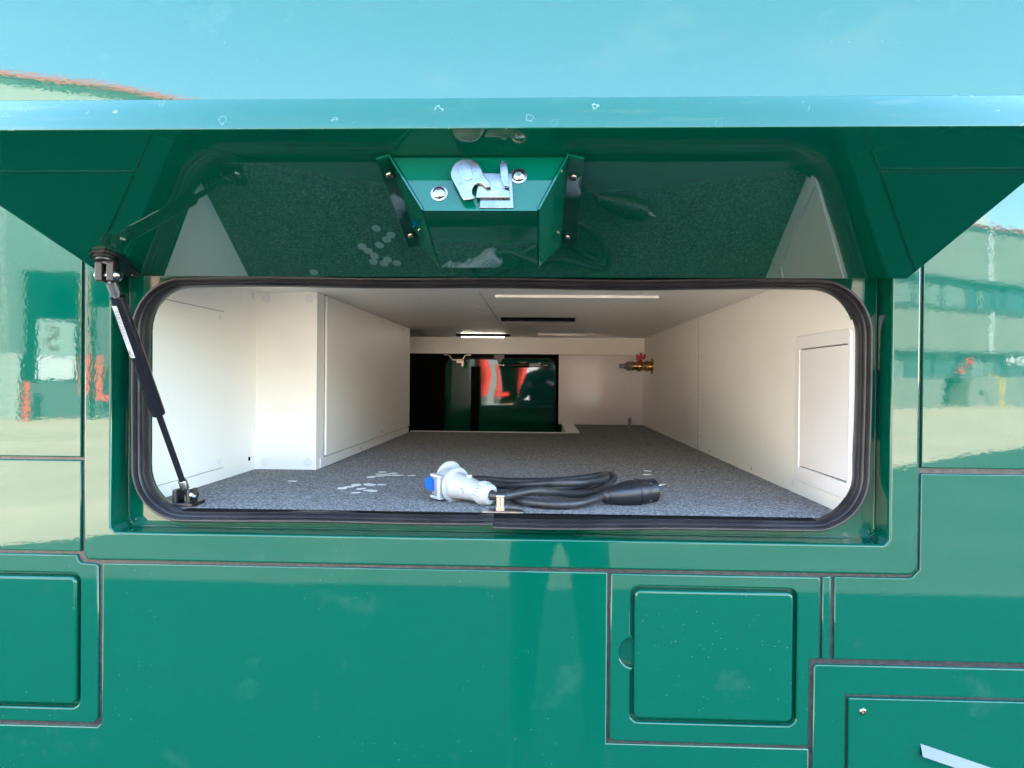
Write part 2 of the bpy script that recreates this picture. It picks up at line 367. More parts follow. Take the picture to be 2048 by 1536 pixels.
# lower right hatch with a raised plate, a screw and a slanted bright strip
lo = plate('hatch_frame', [[(.3965, .47), (1.5, .47), (1.5, .9955), (.4005, .9955), (.3965, .9915)], [(.4420, .50), (.4420, .953), (1.45, .953), (1.45, .50)]], 0, .008, .002, 'paint_low', van)
plate('hatch_plate', [rrect(.4455, 1.447, .503, .9495, .002, 3)], -.003, .010, .0014, 'paint_low', lo)
screw('screw', (.4645, -.003, .9315), (0, -1, 0), .0052, 'nickel', lo, .6)
b = MB(); sa, sb_ = (.5455, .8875), (.86, .7865); w_ = .0150                      # slanted bright strip, its face leaning back towards the sky
v_ = [b.bm.verts.new(q) for q in ((sa[0], -.0034, sa[1]), (sb_[0], -.0034, sb_[1]), (sb_[0], -.0105, sb_[1] - w_), (sa[0], -.0105, sa[1] - w_), (sa[0], -.0025, sa[1]), (sb_[0], -.0025, sb_[1]), (sb_[0], -.0025, sb_[1] - w_), (sa[0], -.0025, sa[1] - w_))]
for q in ((0, 1, 2, 3), (4, 5, 1, 0), (3, 2, 6, 7), (0, 3, 7, 4), (1, 5, 6, 2), (7, 6, 5, 4)): b.bm.faces.new([v_[z] for z in q])
b.build('bright_strip', 'strip', lo)

# rubber seal ---------------------------------------------------------
def seal(name, x0, x1, z0, z1, r, y0, parent, joint=None, sgn=1, scale=1.0):
    path = []                                           # counter-clockwise from the joint in the bottom run
    base = rrect(x0, x1, z0, z1, r, 12)
    jx = joint if joint is not None else (x0 + x1) / 2
    run = [q for q in base]
    # densify: start at the joint, go right, round, back to the joint
    idx = next(i for i, q in enumerate(run) if q[1] == z0 and q[0] > jx) if any(q[1] == z0 and q[0] > jx for q in run) else 13
    order = [(jx, z0)] + run[13:] + run[:13] + [(jx, z0)]
    for (a, b_), (c, d) in zip(order, order[1:]):
        L = math.hypot(c - a, d - b_); n = max(1, int(L / .018))
        for i in range(n): path.append((a + (c - a) * i / n, b_ + (d - b_) * i / n))
    path.append((jx, z0)); n = len(path)
    # profile: (outward offset, y) from the inner lip round the bulb to the outer foot
    prof = [(.002, .050), (-.0005, .046), (-.001, .036), (.000, .030), (.0022, .0275), (.0036, .0285), (.0046, .026), (.0060, .0225), (.0082, .0215),
            (.0095, .0235), (.0102, .0235), (.0112, .0175), (.0135, .0140), (.0165, .0138), (.0190, .0165), (.0200, .0215), (.0190, .0300), (.0170, .0420), (.014, .0425), (.004, .0435)]
    bm = bmesh.new(); rings = []
    for i, (x, z) in enumerate(path):
        p, q = path[max(i - 1, 0)], path[min(i + 1, n - 1)]
        t = Vector((q[0] - p[0], q[1] - p[1])).normalized(); o = Vector((t.y, -t.x))
        w = .0009 * math.sin(i * .31) + .0007 * math.sin(i * .13 + 1)
        sh = 0.0
        if joint is not None and z < z0 + .004 and x >= jx and i < n / 2: sh = .0036 * max(0, 1 - (x - jx) / .62)
        rings.append([bm.verts.new((x + o.x * (a * .66 * scale + w + sh), y0 + sgn * (b_ * scale) - sh * .5 * sgn, z + o.y * (a * .66 * scale + w + sh))) for a, b_ in prof])
    for a, b_ in zip(rings, rings[1:]):
        for j in range(len(prof)): bm.faces.new((a[j], a[(j + 1) % len(prof)], b_[(j + 1) % len(prof)], b_[j]))
    bm.faces.new(rings[0]); bm.faces.new(rings[-1][::-1])
    bmesh.ops.recalc_face_normals(bm, faces=bm.faces)
    me = bpy.data.meshes.new(name); bm.to_mesh(me); bm.free()
    return link(name, me, 'rubber', parent, smooth=50)
seal('rubber_seal', SX0, SX1, SZ0, SZ1, SR, 0.0, van, joint=-.066)

# locker interior -----------------------------------------------------
FZ, CZ = 1.197, 1.5865
LW, BX, RW = -.622, -.487, .468
b = MB(); b.box(LW - .02, BX, .05, .52, FZ - .03, FZ); b.box(BX, RW + .02, .05, 1.69, FZ - .03, FZ); b.box(.112, RW + .02, 1.69, 2.26, FZ - .03, FZ)
b.build('locker_floor', 'carpet', van)
MB().box(-.54, .41, .033, .0496, FZ - .0060, FZ - .0006).build('seal_base', 'black_dull', van)
wl = MB().box(LW - .02, LW, .05, .54, FZ - .03, CZ + .02).build('locker_wall', 'white', van)
wp = MB().box(LW, BX, .522, .545, FZ, CZ + .0).build('locker_wall', 'white', van)
wi = MB().box(BX - .02, BX, .545, 1.64, FZ, CZ).build('locker_wall', 'white', van)
wr = MB().box(RW, RW + .02, .046, 2.26, FZ - .03, CZ + .02).build('locker_wall', 'white', van)
wb = MB().box(.089, RW, 2.24, 2.26, FZ, 1.5155).build('locker_wall', 'white_gloss', van)
wh = MB().box(-1.0, RW, 2.205, 2.26, 1.5125, CZ).build('locker_wall', 'white', van)
cl = MB().box(LW - .02, RW + .02, .05, 2.26, CZ, CZ + .02).build('locker_ceiling', 'white_ceiling', van)
# applied panels, skirting and caps on the walls
MB().box(LW, LW + .0008, .058, .3585, 1.2200, 1.5280).build('panel_joint', 'grey_plastic', wl)
MB().box(LW, LW + .0030, .06, .357, 1.2215, 1.5265, .0008).build('access_panel', 'white', wl)
MB().box(BX, BX + .0012, .5755, 1.634, 1.2200, 1.5864).build('panel_joint', 'grey_plastic', wi)
MB().box(BX, BX + .006, .578, 1.632, 1.2225, 1.5845, .001).build('access_panel', 'white', wi)
MB().box(BX, BX + .003, .5465, 1.638, FZ + .0005, 1.2195, .0008).build('skirting', 'white', wi)
MB().box(LW, LW + .001, .06, .50, FZ + .0005, 1.2185, .0004).build('skirting', 'white', wl)
def capx(x, y, z, nx, par, r=.0068): MB().lathe((x, y, z), (x + nx, y, z), [(0, r), (.0006, r), (.0009, r * .85)], 18).build('cover_cap', 'white_plastic', par, smooth=30)
def capy(x, z, par, r=.0095): MB().lathe((x, .522, z), (x, 0, z), [(0, r), (.0006, r), (.0009, r * .85)], 18).build('cover_cap', 'white_plastic', par, smooth=30)
for x in (LW + .022, BX - .018):
    for z in (1.213, 1.572): capy(x, z, wp)
for y, z in ((.335, 1.515), (.335, 1.235), (.16, 1.209), (.50, 1.575)): capx(LW + .0026, y, z, 1, wl)
for y, z in ((.06 + .24, 1.214),): capx(RW, y, z, -1, wr, .0075)
for y, z in ((1.55, 1.208), (.95, 1.208), (.56, 1.208)): MB().lathe((RW, y, z), (RW - 1, y, z), [(0, .003), (.0008, .0026)], 10).build('screw_head', 'zinc', wr)
for y in (1.06, 1.14):
    for z in (1.24, 1.36, 1.47): MB().lathe((RW, y, z), (RW - 1, y, z), [(0, .0026), (.0006, .0022)], 10).build('screw_head', 'joint', wr)
for y, z in ((.9, 1.209), (1.15, 1.235), (1.15, 1.57), (1.35, 1.209), (1.5, 1.57)): MB().lathe((BX + .006, y, z), (BX + 1, y, z), [(0, .003), (.0008, .0026)], 10).build('screw_head', 'zinc', wi)
MB().lathe((LW, .487, 1.2235), (LW + 1, .487, 1.2235), [(0, .005), (.001, .0045)], 12).build('screw_hole', 'black_dull', wl)
MB().box(RW - .0008, RW, 1.0995, 1.1005, FZ, CZ).build('board_joint', 'joint', wr)
# hatch in the right wall
hz0, hz1, hy0, hy1 = 1.222, 1.481, .046, .279
T = Matrix(((0, 1, 0, RW), (-1, 0, 0, 0), (0, 0, 1, 0), (0, 0, 0, 1)))   # plate x -> -y, plate y -> x
fr = plate('inner_hatch', [rrect(-hy1, -hy0, hz0, hz1, .008, 5), rrect(-.258, -.056, 1.249, 1.4575, .002, 2)[::-1]], -.006, .0, .002, 'white_plastic', wr, X=T, bres=3)
plate('hatch_gap', [rrect(-.2585, -.0555, 1.2485, 1.4580)], -.0006, .0004, .0001, 'black', fr, X=T)
plate('hatch_lid', [rrect(-.2565, -.0575, 1.2505, 1.4560, .002, 2)], -.0045, -.0008, .001, 'white_plastic', fr, X=T)

# ceiling fittings
cp = MB().box(-.099, .262, .558, 1.02, CZ - .006, CZ, .0008).build('ceiling_panel', 'white', cl)
MB().box(-.131, -.1295, .50, 1.62, CZ - .0006, CZ).build('board_joint', 'joint', cl)
for x, y in ((-.27, .585), (-.27, .62), (-.21, .64), (-.10, .585), (-.095, .61), (-.16, .85), (-.31, .50), (.20, 1.1), (.235, .52)):
    MB().lathe((x, y, CZ), (x, y, 0), [(0, .0075), (.0006, .0075), (.001, .006)], 14).build('cover_cap', 'white_plastic', cl, smooth=30)
def light_bar(x0, x1, y, lit):
    bar = MB().box(x0, x1, y - .014, y + .014, CZ - .011, CZ, .002).build('light_bar', 'black_dull', cl)
    MB().box(x0 + .018, x1 - .018, y - .009, y + .009, CZ - .0130, CZ - .0108, .001).build('lens', 'lens', bar)
    for x in (x0 + .007, x1 - .007): MB().cyl((x, y, CZ - .011), (x, y, CZ - .0130), .004, 12).build('screw_head', 'zinc', bar)
    if lit:
        b = MB(); n = 12
        for i in range(n):
            x = x0 + .03 + (x1 - x0 - .06) * i / (n - 1)
            b.box(x - .0045, x + .0045, y - .0155, y - .002, CZ - .0150, CZ - .0128)
        b.build('diode_row', 'led', bar)
light_bar(-.117, .107, 1.155, False); light_bar(-.347, -.122, 1.96, True)
vt = MB().box(-.006, .222, 1.90, 1.99, CZ - .006, CZ, .002).build('vent', 'white_plastic', cl)
MB().box(.016, .200, 1.918, 1.972, CZ - .0085, CZ - .0055, .001).build('vent_grille', 'white', vt)

# trim round the cut-out in the floor
fl_trim = MB().box(BX, .112, 1.6902, 1.698, FZ - .03, FZ + .003).build('floor_edge_trim', 'white_plastic', van)
MB().box(.112, .154, 1.6902, 2.24, FZ + .0003, FZ + .006, .001).build('floor_edge_trim', 'white_plastic', van)
MB().box(.104, .1118, 1.699, 2.24, FZ - .10, FZ + .006).build('floor_edge_trim', 'white', van)
# dark bay on the far side of the vehicle with its closed flap
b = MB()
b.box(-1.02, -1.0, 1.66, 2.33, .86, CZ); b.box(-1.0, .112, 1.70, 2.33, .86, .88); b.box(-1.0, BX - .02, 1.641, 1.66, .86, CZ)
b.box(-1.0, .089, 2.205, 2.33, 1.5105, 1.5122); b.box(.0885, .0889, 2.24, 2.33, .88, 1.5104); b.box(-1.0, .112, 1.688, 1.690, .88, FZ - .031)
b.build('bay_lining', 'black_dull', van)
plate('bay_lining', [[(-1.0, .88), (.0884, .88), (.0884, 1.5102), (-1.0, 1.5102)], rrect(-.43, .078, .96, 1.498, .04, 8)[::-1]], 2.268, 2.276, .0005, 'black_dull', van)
ff = MB().box(-.60, .082, 2.292, 2.31, .93, 1.507).build('far_flap', 'paint_far', van)
seal('rubber_seal', -.43, .074, .97, 1.492, .045, 2.312, van, sgn=-1)
MB().box(-.310, -.274, 2.235, 2.25, .9, 1.4565).build('dark_post', 'black_dull', van)
b = MB(); hat = [(-.43, 1.504), (-.407, 1.504), (-.392, 1.482), (-.345, 1.482), (-.330, 1.504), (-.307, 1.504)]
for (x0, z0), (x1, z1) in zip(hat, hat[1:]):
    d = Vector((x1 - x0, 0, z1 - z0)).normalized(); nn = Vector((-d.z, 0, d.x)) * .0018
    b.prism([(0, 0), ((Vector((x1 - x0, z1 - z0))).length, 0), ((Vector((x1 - x0, z1 - z0))).length, .004), (0, .004)],
            Matrix(((d.x, -d.z, 0, x0), (0, 0, 1, 2.20), (d.z, d.x, 0, z0), (0, 0, 0, 1))), 0, .05)
hb = b.build('latch_bracket', 'nickel', van)
MB().box(-.371, -.340, 2.195, 2.215, 1.470, 1.4805).box(-.349, -.340, 2.195, 2.215, 1.455, 1.4698).build('latch_hook', 'nickel', hb)
st = MB().cyl((-.156, 2.25, 1.463), (-.02, 2.25, 1.4635), .0055, 14).build('far_gas_strut', 'black', van, smooth=40)
MB().cyl((-.120, 2.25, 1.4632), (-.045, 2.25, 1.4634), .0095, 16).build('strut_tube', 'black_gloss', st, smooth=40)
MB().cyl((-.045, 2.25, 1.4634), (.004, 2.25, 1.4636), .0075, 16).build('strut_label', 'sticker', st, smooth=40)
MB().cyl((-.186, 2.25, 1.4629), (-.158, 2.25, 1.463), .006, 12).build('strut_end', 'nickel', st, smooth=40)
MB().cyl((.013, 2.25, 1.4636), (.038, 2.25, 1.464), .005, 12).build('strut_end', 'nickel', st, smooth=40)
MB().box(-.205, -.160, 2.235, 2.265, 1.494, 1.5095).prism([(-.20, 1.494), (-.165, 1.494), (-.178, 1.472), (-.186, 1.472)], Matrix(((1, 0, 0, 0), (0, 0, 1, 0), (0, 1, 0, 0), (0, 0, 0, 1))), 2.245, 2.25).build('strut_bracket', 'grey_plastic', st)

# brass ball valve on the right wall
vy, vz = 1.97, 1.458
vb = MB().lathe((RW, vy, vz), (RW - 1, vy, vz), [(0, .034), (.003, .034), (.005, .030), (.006, .021), (.016, .020), (.018, .023), (.030, .023), (.032, .018), (.046, .019), (.050, .023), (.062, .022), (.066, .017), (.078, .0165), (.080, .020), (.084, .020)], 26).build('ball_valve', 'brass', van, smooth=35)
MB().lathe((RW - .084, vy, vz), (RW - 1, vy, vz), [(0, .019), (.020, .019), (.024, .012), (.034, .011), (.035, .008), (.044, .008), (.046, .010), (.052, .009)], 20).build('hose_connector', 'grey_plastic', vb, smooth=35)
b = MB(); b.cyl((RW - .048, vy, vz + .018), (RW - .048, vy, vz + .032), .006, 12)
for sgn in (-1, 1): b.box(RW - .048 + sgn * .002 - .006, RW - .048 + sgn * .016 - .006 + .006, vy - .008, vy + .008, vz + .028, vz + .040, .003); 
b.box(RW - .068, RW - .060, vy - .006, vy + .006, vz + .034, vz + .050, .002); b.box(RW - .036, RW - .028, vy - .006, vy + .006, vz + .034, vz + .050, .002); b.box(RW - .053, RW - .043, vy - .007, vy + .007, vz + .030, vz + .056, .003)
b.build('valve_handle', 'red', vb)
# threaded stud in the floor
MB().lathe((.372, 1.93, FZ), (.372, 1.93, FZ + 1), [(0, .014), (.003, .014), (.003, .010), (.010, .010), (.011, .0065), (.048, .0065), (.049, .005)], 14).build('threaded_stud', 'grey_plastic', van, smooth=35)

# open flap ------------------------------------------------------------
h0 = Vector((0, -.045, 1.5405)); dv = Vector((0, -.95984, .28057)); nv = Vector((0, -.28057, -.95984))   # back edge, direction out, inner-face normal
FM = Matrix(((1, dv.x, nv.x, h0.x), (0, dv.y, nv.y, h0.y), (0, dv.z, nv.z, h0.z), (0, 0, 0, 1)))   # (x, t, depth below the inner face) -> world
FX = FM @ Matrix(((1, 0, 0, 0), (0, 0, 1, 0), (0, 1, 0, 0), (0, 0, 0, 1)))                     # for plate(): (x, y=depth, z=t)
flap = plate('locker_flap', [[(-.6160, .0), (.4985, .0), (.5030, .3360), (.5010, .3376), (-.6310, .3376), (-.6330, .3360)]], -.034, 0, .0012, 'paint_flap', van, X=FX)
flap.data.materials.append(M['paint_edge'])
for p in flap.data.polygons:
    if (p.center - h0).dot(dv) > .3345: p.material_index = 1
MB().box(-.625, .496, -.030, .030, 1.566, 1.590, .006).build('hinge', 'paint_in', flap)
# latch housing: folded sheet with two screwed flanges
t0, t1, tb = .105, .293, .167
sec = [(-.1645, .0045), (-.151, .0), (-.114, .0605), (-.003, .0605), (.026, .0), (.0430, .0045)]
b = MB(); th = .002
for i, ((xa, da), (xb, db)) in enumerate(zip(sec, sec[1:])):
    v = Vector((xb - xa, db - da)).normalized(); o = Vector((-v.y, v.x)) * th
    ca, cb = (t0 if da < .01 else tb), (t0 if db < .01 else tb); e = t1 + (.003 if 0 < i < 4 else .004)
    lo_ = [(xa, da, ca), (xb, db, cb), (xb, db, e), (xa, da, e)]
    A_ = [b.bm.verts.new(FM @ Vector((x, t, d + .0005))) for x, d, t in lo_]; B_ = [b.bm.verts.new(FM @ Vector((x + o.x, t, d + o.y + .0005))) for x, d, t in lo_]
    b.bm.faces.new(A_[::-1]); b.bm.faces.new(B_)
    for q in range(4): b.bm.faces.new((A_[q], A_[(q + 1) % 4], B_[(q + 1) % 4], B_[q]))
house = b.build('latch_housing', 'paint_in', flap)
def soft(o, w=.0007):
    m_ = o.modifiers.new('edge', 'BEVEL'); m_.width = w; m_.segments = 2; m_.limit_method = 'ANGLE'; m_.angle_limit = R(50); return o
PX = FM @ Matrix(((1, 0, 0, 0), (0, 0, 1, t1 - .004), (0, 1, 0, .0005), (0, 0, 0, 1)))         # (x, depth, out of the plate)
MB().prism([(-.1485, .001), (-.1130, .0600), (-.0045, .0600), (.0235, .001)], PX, 0, .003).build('latch_plate', 'paint_in', flap)
def onplate(x, d, w=.003): return PX @ Vector((x, d, w))
for x, d in ((-.100, .0415), (-.022, .0223)):
    MB().lathe(onplate(x, d), onplate(x, d, .01), [(0, .0085), (.001, .0085), (.0012, .0065), (.003, .006), (.0045, .004), (.0046, .0028), (.003, .0024)], 20).build('screw', 'nickel', flap, smooth=35)
for x, t in ((-.1565, .267), (.0335, .262), (-.1565, .134), (.0320, .130)):
    screw('screw', FM @ Vector((x, t, .0045)), nv, .0046, 'nickel', flap, .8)
# latch: base plate, rotary hook, fixed jaw (outlines measured on the photograph, in plate coordinates)
def q2(X, Y):                                                # zoomed photo pixel -> plate coordinates
    px, py = 740 + X / 4.655, 240 + Y / 4.655
    return ((px - 961) * .000489 * (1.0 + (425 - py) * .00075) - .0585, .0600 - (425 - py) * .00055)
lb = soft(MB().prism([q2(1040, 520), q2(1300, 525), q2(1335, 850), q2(1015, 850)], PX, .003, .0055).build('latch', 'zinc', flap))
soft(MB().prism([q2(1000, 640), q2(1290, 700), q2(1300, 770), q2(985, 770)], PX, .0055, .009).build('latch_channel', 'zinc', flap))
hook = [(758, 560), (770, 510), (800, 465), (850, 435), (900, 428), (960, 432), (1000, 465), (1030, 520), (1060, 590), (1110, 650), (1122, 690), (1080, 695), (1035, 660), (1000, 655), (970, 675), (952, 710), (955, 750), (985, 795), (940, 808), (880, 812), (850, 770), (825, 715), (790, 650), (765, 600)]
soft(MB().prism([q2(*p) for p in hook], PX, .0095, .0130).build('latch_hook', 'zinc', flap))
jaw = [(1190, 480), (1200, 452), (1222, 445), (1255, 470), (1270, 540), (1280, 640), (1290, 695), (1245, 685), (1215, 640), (1200, 560)]
soft(MB().prism([q2(*p) for p in jaw], PX, .0055, .0135).build('latch_jaw', 'zinc', flap))
piv = [(830, 505), (840, 480), (870, 468), (915, 470), (940, 500), (962, 590), (955, 620), (920, 632), (885, 630), (865, 600)]
soft(MB().prism([q2(*p) for p in piv], PX, .0130, .0139).build('latch_rivet', 'zinc', flap))

# gas strut -------------------------------------------------------------
Tp = Vector((-.5715, -.109, 1.5365)); Bp = Vector((-.5500, .066, 1.2150)); ax = (Bp - Tp).normalized(); Ls = (Bp - Tp).length
strut = MB().lathe(Tp + ax * .034, Bp, [(0, .0075), (.0005, .0095), (.003, .0097), (.182, .0097), (.186, .0092), (.188, .006)], 28).build('gas_strut', 'black_gloss', van, smooth=35)
MB().cyl(Tp + ax * .218, Bp - ax * .024, .0046, 18).build('piston_rod', 'black_gloss', strut, smooth=40)
MB().lathe(Tp - ax * .002, Bp, [(0, .003), (.002, .0046), (.012, .0046), (.015, .0074), (.032, .0074), (.0325, .005), (.036, .005)], 18).build('strut_end', 'zinc', strut, smooth=40)
MB().lathe(Bp - ax * .027, Bp, [(0, .0058), (.001, .0066), (.016, .0066), (.018, .004), (.026, .004)], 18).build('strut_end', 'zinc', strut, smooth=40)
# sticker with a warning triangle and small print, wrapped round the tube
sx = ax.cross(Vector((0, 1, 0))).normalized(); sy = ax.cross(sx).normalized()
if sy.y > 0: sy = -sy; 
def ontube(s, a, r): return Tp + ax * s + (sx * math.sin(a) + sy * math.cos(a)) * r
def patch(b, s0, s1, a0, a1, r, n=8):
    for i in range(n):
        p, q = a0 + (a1 - a0) * i / n, a0 + (a1 - a0) * (i + 1) / n
        b.quad(ontube(s0, p, r), ontube(s1, p, r), ontube(s1, q, r), ontube(s0, q, r))
left = -1 if sx.x > 0 else 1
b = MB(); patch(b, .044, .122, left * -.12, left * 1.30, .0099); b.build('strut_sticker', 'sticker', strut)
b = MB()
for j, (a, e) in enumerate(((.06, .106), (.26, .098), (.48, .102), (.70, .094), (.92, .100))):
    s_ = .050
    while s_ < e - .004:
        L = random.uniform(.002, .007); patch(b, s_, min(s_ + L, e), left * (a - .035), left * (a + .03), .01002, 1); s_ += L + .0014
tri = [(.1100, .46), (.1195, .08), (.1195, .86)]
for (u0, a0), (u1, a1) in zip(tri, tri[1:] + tri[:1]):
    b.tube([ontube(u0, left * a0, .0100), ontube((u0 + u1) / 2, left * (a0 + a1) / 2, .0101), ontube(u1, left * a1, .0100)], .00028, 5)
b.tube([ontube(.1135, left * .46, .0101), ontube(.1175, left * .46, .0101)], .0003, 5)
b.build('sticker_print', 'ink', strut)
# upper bracket: plate on the flap, fork, pin
b = MB(); ux = Vector((1, 0, 0))
bt = .066
b.prism([(-.597, .048), (-.590, .036), (-.574, .004), (-.566, .002), (-.560, .010), (-.552, .060), (-.556, .076), (-.566, .085), (-.582, .084), (-.594, .074), (-.598, .060)], FM, .0005, .0040)
b.lathe(FM @ Vector((-.5745, bt, .0040)), FM @ Vector((-.5745, bt, 1)), [(0, .0150), (.003, .0150), (.0035, .0125), (.0060, .0120)], 24)
b.build('upper_bracket', 'black', strut, smooth=35)
b = MB(); fx = Tp.x - .0015
for sg in (-1, 1): b.box(fx + sg * .0078 - .0050, fx + sg * .0078 + .0050, Tp.y - .008, Tp.y + .010, Tp.z - .0125, Tp.z + .0135, .0018)
b.box(fx - .0126, fx + .0126, Tp.y - .006, Tp.y + .009, Tp.z + .0100, Tp.z + .0150, .0012)
b.build('fork', 'black', strut)
screw('pin', (fx + .0130, Tp.y, Tp.z - .004), (1, 0, 0), .0078, 'stainless', strut, .8)
screw('pin', (fx - .0130, Tp.y, Tp.z - .004), (-1, 0, 0), .0060, 'stainless', strut, .6)
MB().cyl((fx - .013, Tp.y, Tp.z - .004), (fx + .0135, Tp.y, Tp.z - .004), .0035, 12).build('pin', 'stainless', strut, smooth=40)
MB().cyl(FM @ Vector((-.5775, bt, .0062)), FM @ Vector((-.5775, bt, .0100)), .0075, 14).build('pin', 'stainless', strut, smooth=40)
screw('screw', FM @ Vector((-.566, .012, .0040)), nv, .0035, 'black', strut, .6)
# lower bracket on the floor
b = MB()
for x in (-.5635, -.5420): b.box(x - .004, x + .004, .052, .080, FZ + .004, Bp.z + .009, .003)
b.box(-.572, -.534, .050, .095, FZ + .0005, FZ + .006, .001)
b.build('lower_bracket', 'black', strut)
screw('pin', (-.5378, .066, Bp.z), (1, 0, 0), .0072, 'stainless', strut, .75)
screw('pin', (-.5372, .058, Bp.z), (.75, -.65, 0), .0066, 'stainless', strut, .75)

# latch striker on the sill -------------------------------------------
b = MB(); b.prism([(-.084, .058), (-.074, .070), (-.032, .070), (-.022, .058), (-.022, .042), (-.084, .042)], Matrix(((1, 0, 0, 0), (0, 1, 0, 0), (0, 0, 1, FZ), (0, 0, 0, 1))), .0005, .0025)
sp = b.build('striker_plate', 'zinc', van)
b = MB(); b.box(-.0635, -.0505, .046, .058, FZ + .0025, FZ + .0085, .0006); b.cyl((-.0600, .052, FZ + .008), (-.0600, .052, FZ + .0245), .0037, 16); b.cyl((-.0540, .052, FZ + .008), (-.0540, .052, FZ + .0245), .0037, 16); b.box(-.0638, -.0502, .048, .056, FZ + .0225, FZ + .0262, .001)
b.build('striker_post', 'nickel', sp)

# ------------------------------------------------------------------ things lying on the floor
cab = empty('adapter_cable', (-.08, .2, FZ))
tag(cab, 'black adapter cable with light grey coupler and black plug, coiled on grey carpet', 'cable')
Pi = Matrix.Translation((.08, -.2, -FZ))
KC = Matrix.Translation((-.0735, .096, FZ)) @ Matrix.Scale(.87, 4) @ Matrix.Translation((.0770, -.098, -FZ))   # the coupler at its size
def part(bld, name, m, smooth=40, kc=None):
    o = bld.build(name, m, cab, smooth)
    if (kc if kc is not None else name in CPL): o.data.transform(KC)
    o.data.transform(Pi); return o
CPL = {'coupler_body', 'gland_ribs', 'gland_hole', 'flange', 'coupler_head', 'hinged_lid', 'latch_housing', 'lid_recess', 'blue_tab', 'lug'}
P2 = Vector((-.0770, .098, FZ + .0215)); P1 = Vector((-.1540, .158, FZ + .0315)); a = (P1 - P2).normalized(); L12 = (P1 - P2).length
part(MB().lathe(P2, P1, [(0, .0085), (.0005, .0150), (.003, .0185), (.010, .0205), (.026, .0210), (.027, .0195), (.040, .0195), (.070, .0235), (.090, .0270), (.094, .0270)], 32), 'coupler_body', 'plug_grey', 35)
b = MB(); si = a.orthogonal().normalized(); sj = a.cross(si)
for i in range(22):
    q = 2 * math.pi * i / 22; c = P2 + a * .012 + (si * math.cos(q) + sj * math.sin(q)) * .0206
    b.lathe(c, c + a, [(0, .0010), (.002, .0016), (.013, .0016), (.014, .0008)], 6)
part(b, 'gland_ribs', 'plug_grey')
part(MB().lathe(P2 - a * .0004, P1, [(0, .0098), (.0006, .0092)], 20), 'gland_hole', 'black')
part(MB().lathe(P2 + a * .088, P1 + a, [(0, .028), (.001, .0335), (.0055, .0345), (.0065, .0320), (.008, .0300)], 36), 'flange', 'plug_grey')
part(MB().lathe(P2 + a * .096, P1 + a, [(0, .0285), (.020, .0280), (.024, .0270)], 32), 'coupler_head', 'plug_grey')
# hinged lid standing behind the head, square latch housing and blue tab at its front
lc = P2 + a * .1165 + Vector((.004, .012, .010)); ld = (a + Vector((0.05, .1, .12))).normalized()
part(MB().lathe(lc, lc + ld, [(0, .0275), (.001, .0295), (.005, .0300), (.006, .0285), (.009, .026)], 32), 'hinged_lid', 'plug_grey')
side = Vector((0, 0, 1)).cross(a).normalized()
if side.y > 0: side = -side                                    # towards the viewer
hx = Matrix.Translation(P2 + a * .103) @ Matrix((( a.x, side.x, 0, 0), (a.y, side.y, 0, 0), (a.z, side.z, 1, 0), (0, 0, 0, 1)))
b = MB(); b.box(-.002, .024, .010, .034, -.0270, -.0215, .0012, hx); b.box(-.002, .024, .010, .034, .0130, .0185, .0012, hx); b.box(-.002, .006, .010, .034, -.0216, .0131, .0012, hx)
part(b, 'latch_housing', 'plug_grey', None)
part(MB().box(.004, .0235, .014, .030, -.0205, .0120, .001, hx), 'lid_recess', 'grey_plastic', None)
part(MB().prism([(.016, -.013), (.022, -.0165), (.040, -.0125), (.043, .001), (.039, .0075), (.020, .0105), (.016, .006)], hx @ Matrix(((1, 0, 0, 0), (0, 0, 1, 0), (0, 1, 0, 0), (0, 0, 0, 1))), .014, .030), 'blue_tab', 'plug_blue', None)
part(MB().box(-.050, -.044, -.004, .006, .018, .0265, .001, hx), 'lug', 'plug_grey', None)
part(MB().box(-.052, -.045, .0185, .0275, -.006, .004, .001, hx), 'lug', 'plug_grey', None)
# plug
S0 = Vector((.103, .118, FZ + .0160)); S1 = Vector((.188, .145, FZ + .0225)); ap = (S1 - S0).normalized()
part(MB().lathe(S0, S1, [(0, .0085), (.004, .0120), (.006, .0120), (.008, .0110), (.016, .0145), (.030, .0180), (.048, .0200), (.060, .0205), (.0605, .0220), (.0635, .0222), (.064, .0205), (.074, .0205), (.076, .0195), (.092, .0195), (.094, .018)], 34), 'plug_body', 'plug_black', 35)
b = MB()
for i in range(5):
    d = .034 + i * .0042; c = S0 + ap * d
    r0 = .0186 + i * .0004
    b.tube([c + (Vector((0, 0, 1)) * math.cos(q) + Vector((0, 0, 1)).cross(ap).normalized() * math.sin(q)) * r0 for q in [R(-62 + 12 * j) for j in range(12)]], .0011, 6)
part(b, 'grip_ribs', 'plug_black')
b = MB(); sd = Vector((0, 0, 1)).cross(ap).normalized()
for sgn in (-1, 1):
    c = S0 + ap * .09 + (Vector((0, 0, .85)) - sd * .5).normalized() * .0095 * sgn
    b.lathe(c, c + ap, [(0, .0023), (.021, .0023), (.0225, .0014)], 12)
part(b, 'pins', 'nickel')
for i in range(4):
    q = R(45 + 90 * i); c = S0 + ap * .078 + (Vector((0, 0, 1)) * math.cos(q) + sd * math.sin(q)) * .0192
    part(MB().ball(c, .0028, 8), 'plug_notch', 'black')
